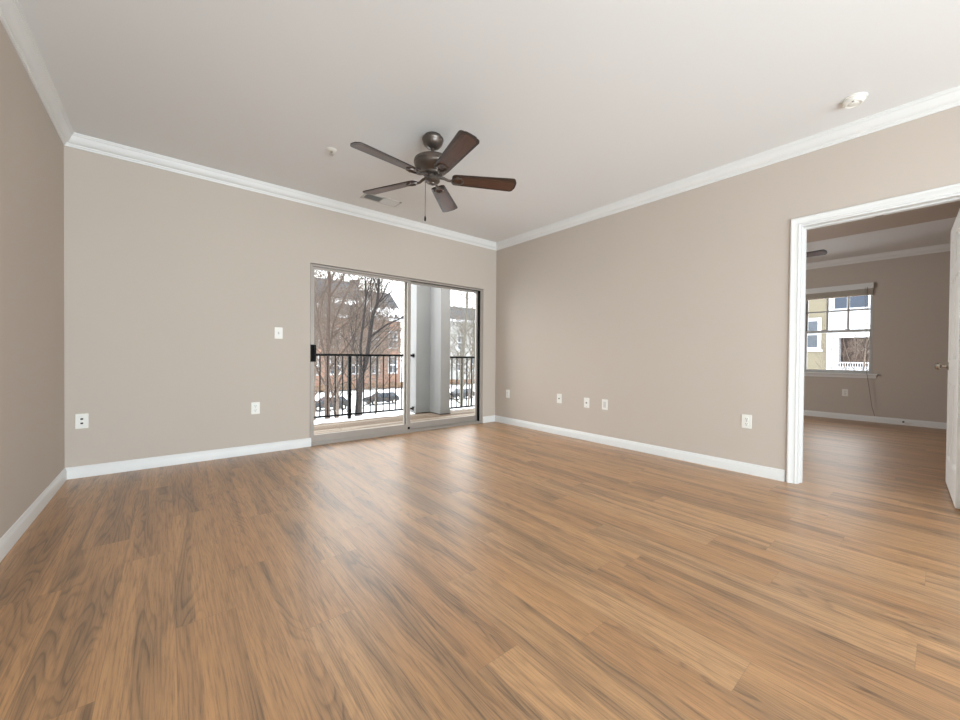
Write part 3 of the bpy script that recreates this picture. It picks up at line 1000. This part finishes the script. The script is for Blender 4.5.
def grow(mbs, p, d, length, rad, lvl, maxl, rng, spread, upb, nb, rmin=.005):
    """one branch as a bent tapering tube; children along its upper part"""
    segs = 5 if lvl < 2 else 3
    pts, rads, dirs = [p.copy()], [rad], [d.copy()]
    end = rad * (.45 if lvl < maxl else .35)
    for i in range(segs):
        d = (d + Vector((rng.uniform(-1, 1), rng.uniform(-1, 1), rng.uniform(-.6, .9) * .5)) * (.10 if lvl == 0 else .22) + Vector((0, 0, upb * (.5 if lvl else 1)))).normalized()
        p = p + d * (length / segs)
        pts.append(p.copy())
        rads.append(rad + (end - rad) * (i + 1) / segs)
        dirs.append(d.copy())
    mbs[0 if lvl < 2 else 1].tube(pts, rads, 7 if lvl == 0 else (5 if lvl == 1 else 3))
    if lvl >= maxl:
        return
    k = nb[min(lvl, len(nb) - 1)]
    for c in range(k):
        f_ = (.32 if lvl == 0 else .2) + (1 - (.32 if lvl == 0 else .2)) * (c + rng.uniform(.2, .9)) / k
        q = min(f_ * segs, segs - 1e-3)
        i = int(q)
        pp = pts[i].lerp(pts[i + 1], q - i)
        dd = dirs[i]
        o = dd.orthogonal().normalized()
        o.rotate(Matrix.Rotation(rng.uniform(0, 2 * PI), 3, dd))
        ang = rng.uniform(.7, 1.15) * spread
        nd = (dd * math.cos(ang) + o * math.sin(ang)).normalized()
        rr = max(rmin, (rad + (end - rad) * f_) * rng.uniform(.42, .62))
        grow(mbs, pp, nd, length * rng.uniform(.38, .62) * (1.1 - .45 * f_), rr, lvl + 1, maxl, rng, spread, upb, nb, rmin)


def tree(label, base, height, rad, bark, seed, maxl=4, spread=.75, upb=.05, nb=(9, 6, 5, 4), lean=(0, 0, 1), stems=None, rmin=.005):
    rng = random.Random(seed)
    t = thing('bare_tree', label, 'tree', base, group='leafless trees outside')
    A, B = MB(), MB()
    if stems:
        for pts, r0, r1 in stems:
            P = [Vector(p) - Vector(base) for p in pts]
            nP = len(P)
            A.tube(P, [r0 + (r1 - r0) * i / (nP - 1) for i in range(nP)], 7)
            for i in range(1, nP):
                for c in range(2):
                    if P[i].z < 3.0:
                        continue
                    dd = (P[i] - P[i - 1]).normalized()
                    o = dd.orthogonal().normalized()
                    o.rotate(Matrix.Rotation(rng.uniform(0, 2 * PI), 3, dd))
                    nd = (dd + o * .8).normalized()
                    grow((A, B), P[i - 1].lerp(P[i], rng.random()), nd, 2.0, r1 * .7, 2, 4, rng, .7, .05, (4, 4, 4, 3))
    else:
        grow((A, B), Vector((0, 0, -.15)), Vector(lean).normalized(), height, rad, 0, maxl, rng, spread, upb, nb, rmin)
    A.build('trunk', bark, t, smooth=60)
    B.build('twigs', bark, t)
    return t


tree('dark forked bare tree leaning right, in front of the brick building', (5.21, 13.76, GZ), 0, 0, BARK_D, 21, stems=[
    ([(5.21, 13.76, GZ - .15)] + [(5.3, 13.71, -2.13), (5.39, 13.65, -1.03), (5.46, 13.61, 0.08), (5.5, 13.58, 0.33), (5.61, 13.49, 0.7), (5.67, 13.45, 1.14), (5.73, 13.41, 1.8), (5.81, 13.35, 2.47), (5.93, 13.26, 2.87), (5.97, 13.23, 3.39), (5.98, 13.23, 3.94), (6.01, 13.22, 4.56), (6.1, 13.16, 5.41)], .13, .025),
    ([(5.47, 13.6, 0.22), (5.47, 13.61, 0.81), (5.46, 13.63, 1.4), (5.56, 13.56, 2.46), (5.61, 13.52, 3.09), (5.6, 13.54, 3.57), (5.58, 13.56, 4.04), (5.53, 13.61, 4.85)], .055, .018),
    ([(5.61, 13.52, 3.09), (5.67, 13.48, 3.38), (5.78, 13.39, 3.83), (5.9, 13.31, 4.56)], .03, .012),
    ([(5.76, 13.39, 1.66), (5.95, 13.23, 1.88), (6.24, 13.0, 2.14), (6.5, 12.79, 2.29), (6.78, 12.56, 2.48), (7.04, 12.36, 2.85)], .042, .015),
    ([(5.93, 13.26, 2.87), (6.07, 13.15, 3.13), (6.21, 13.04, 3.61), (6.35, 12.93, 3.72), (6.55, 12.77, 4.05)], .03, .012),
    ([(6.01, 13.19, 2.95), (6.24, 13.01, 3.24), (6.47, 12.83, 3.36), (6.75, 12.6, 3.43)], .022, .009)])
tree('thick brown bare trunk at the left of the sliding door view, dense with twigs', (5.28, 17.0, GZ), 11.0, .15, BARK_M, 2, maxl=4, upb=.06)
tree('slim brown bare tree next to the railing post', (5.45, 15.6, GZ), 9.0, .06, BARK_M, 3, maxl=4, upb=.06)
tree('bare grey tree with a straight trunk right of the pier', (11.75, 15.6, GZ), 11.5, .11, BARK_G, 14, maxl=4, upb=.05, spread=.8)
BK = [((9.5, 27.5), 10.5, 31, BARK_B), ((12.2, 30.0), 10.5, 32, BARK_B), ((6.8, 24), 10, 33, BARK_B), ((16.0, 36), 9.5, 34, BARK_B), ((13.6, 40.0), 11.0, 36, BARK_B),
      ((23.0, 29.5), 11, 41, BARK_G), ((28.0, 36.5), 11, 42, BARK_B), ((21.5, 31.0), 9, 43, BARK_G), ((31.0, 42), 11, 45, BARK_G)]
LB = ['brown twiggy bare tree midway left in the sliding door view', 'brown twiggy bare tree left of the forked tree', 'brown bare tree at the left jamb of the sliding door',
      'small brown bare tree in front of the snowy roof', 'tall brown bare tree far behind the left railing',
      'grey bare tree behind the short railing, left one', 'brown bare tree far behind the short railing', 'small grey bare tree beside the pier', 'grey bare tree farthest back right of the pier']
for ((x, y), hgt, sd, bk), lb in zip(BK, LB):
    tree(lb, (x, y, GZ), hgt, hgt * .011, bk, sd, maxl=4, spread=.9, upb=.06, nb=(18, 10, 6, 3) if x < 18 else (12, 7, 5, 3), rmin=.013)
for (x, y, hgt, sd, lb) in ((18, 70, 21, 51, 'tall bare tree rising behind the roof ridge at the left'), (25.5, 71, 20, 52, 'tall bare tree rising behind the roof ridge by the chimney'),
                            (44, 72, 21, 53, 'tall bare tree rising behind the grey block')):
    tree(lb, (x, y, GZ + 2.2), hgt - 2, .24, BARK_G, sd, maxl=4, spread=.7, upb=.08, nb=(12, 7, 5, 3), rmin=.03)
tree('thin bare shrub-like tree outside the bedroom window', (27.5, 2.9, GZ), 7.6, .06, BARK_B, 61, maxl=4, spread=.7, upb=.08)
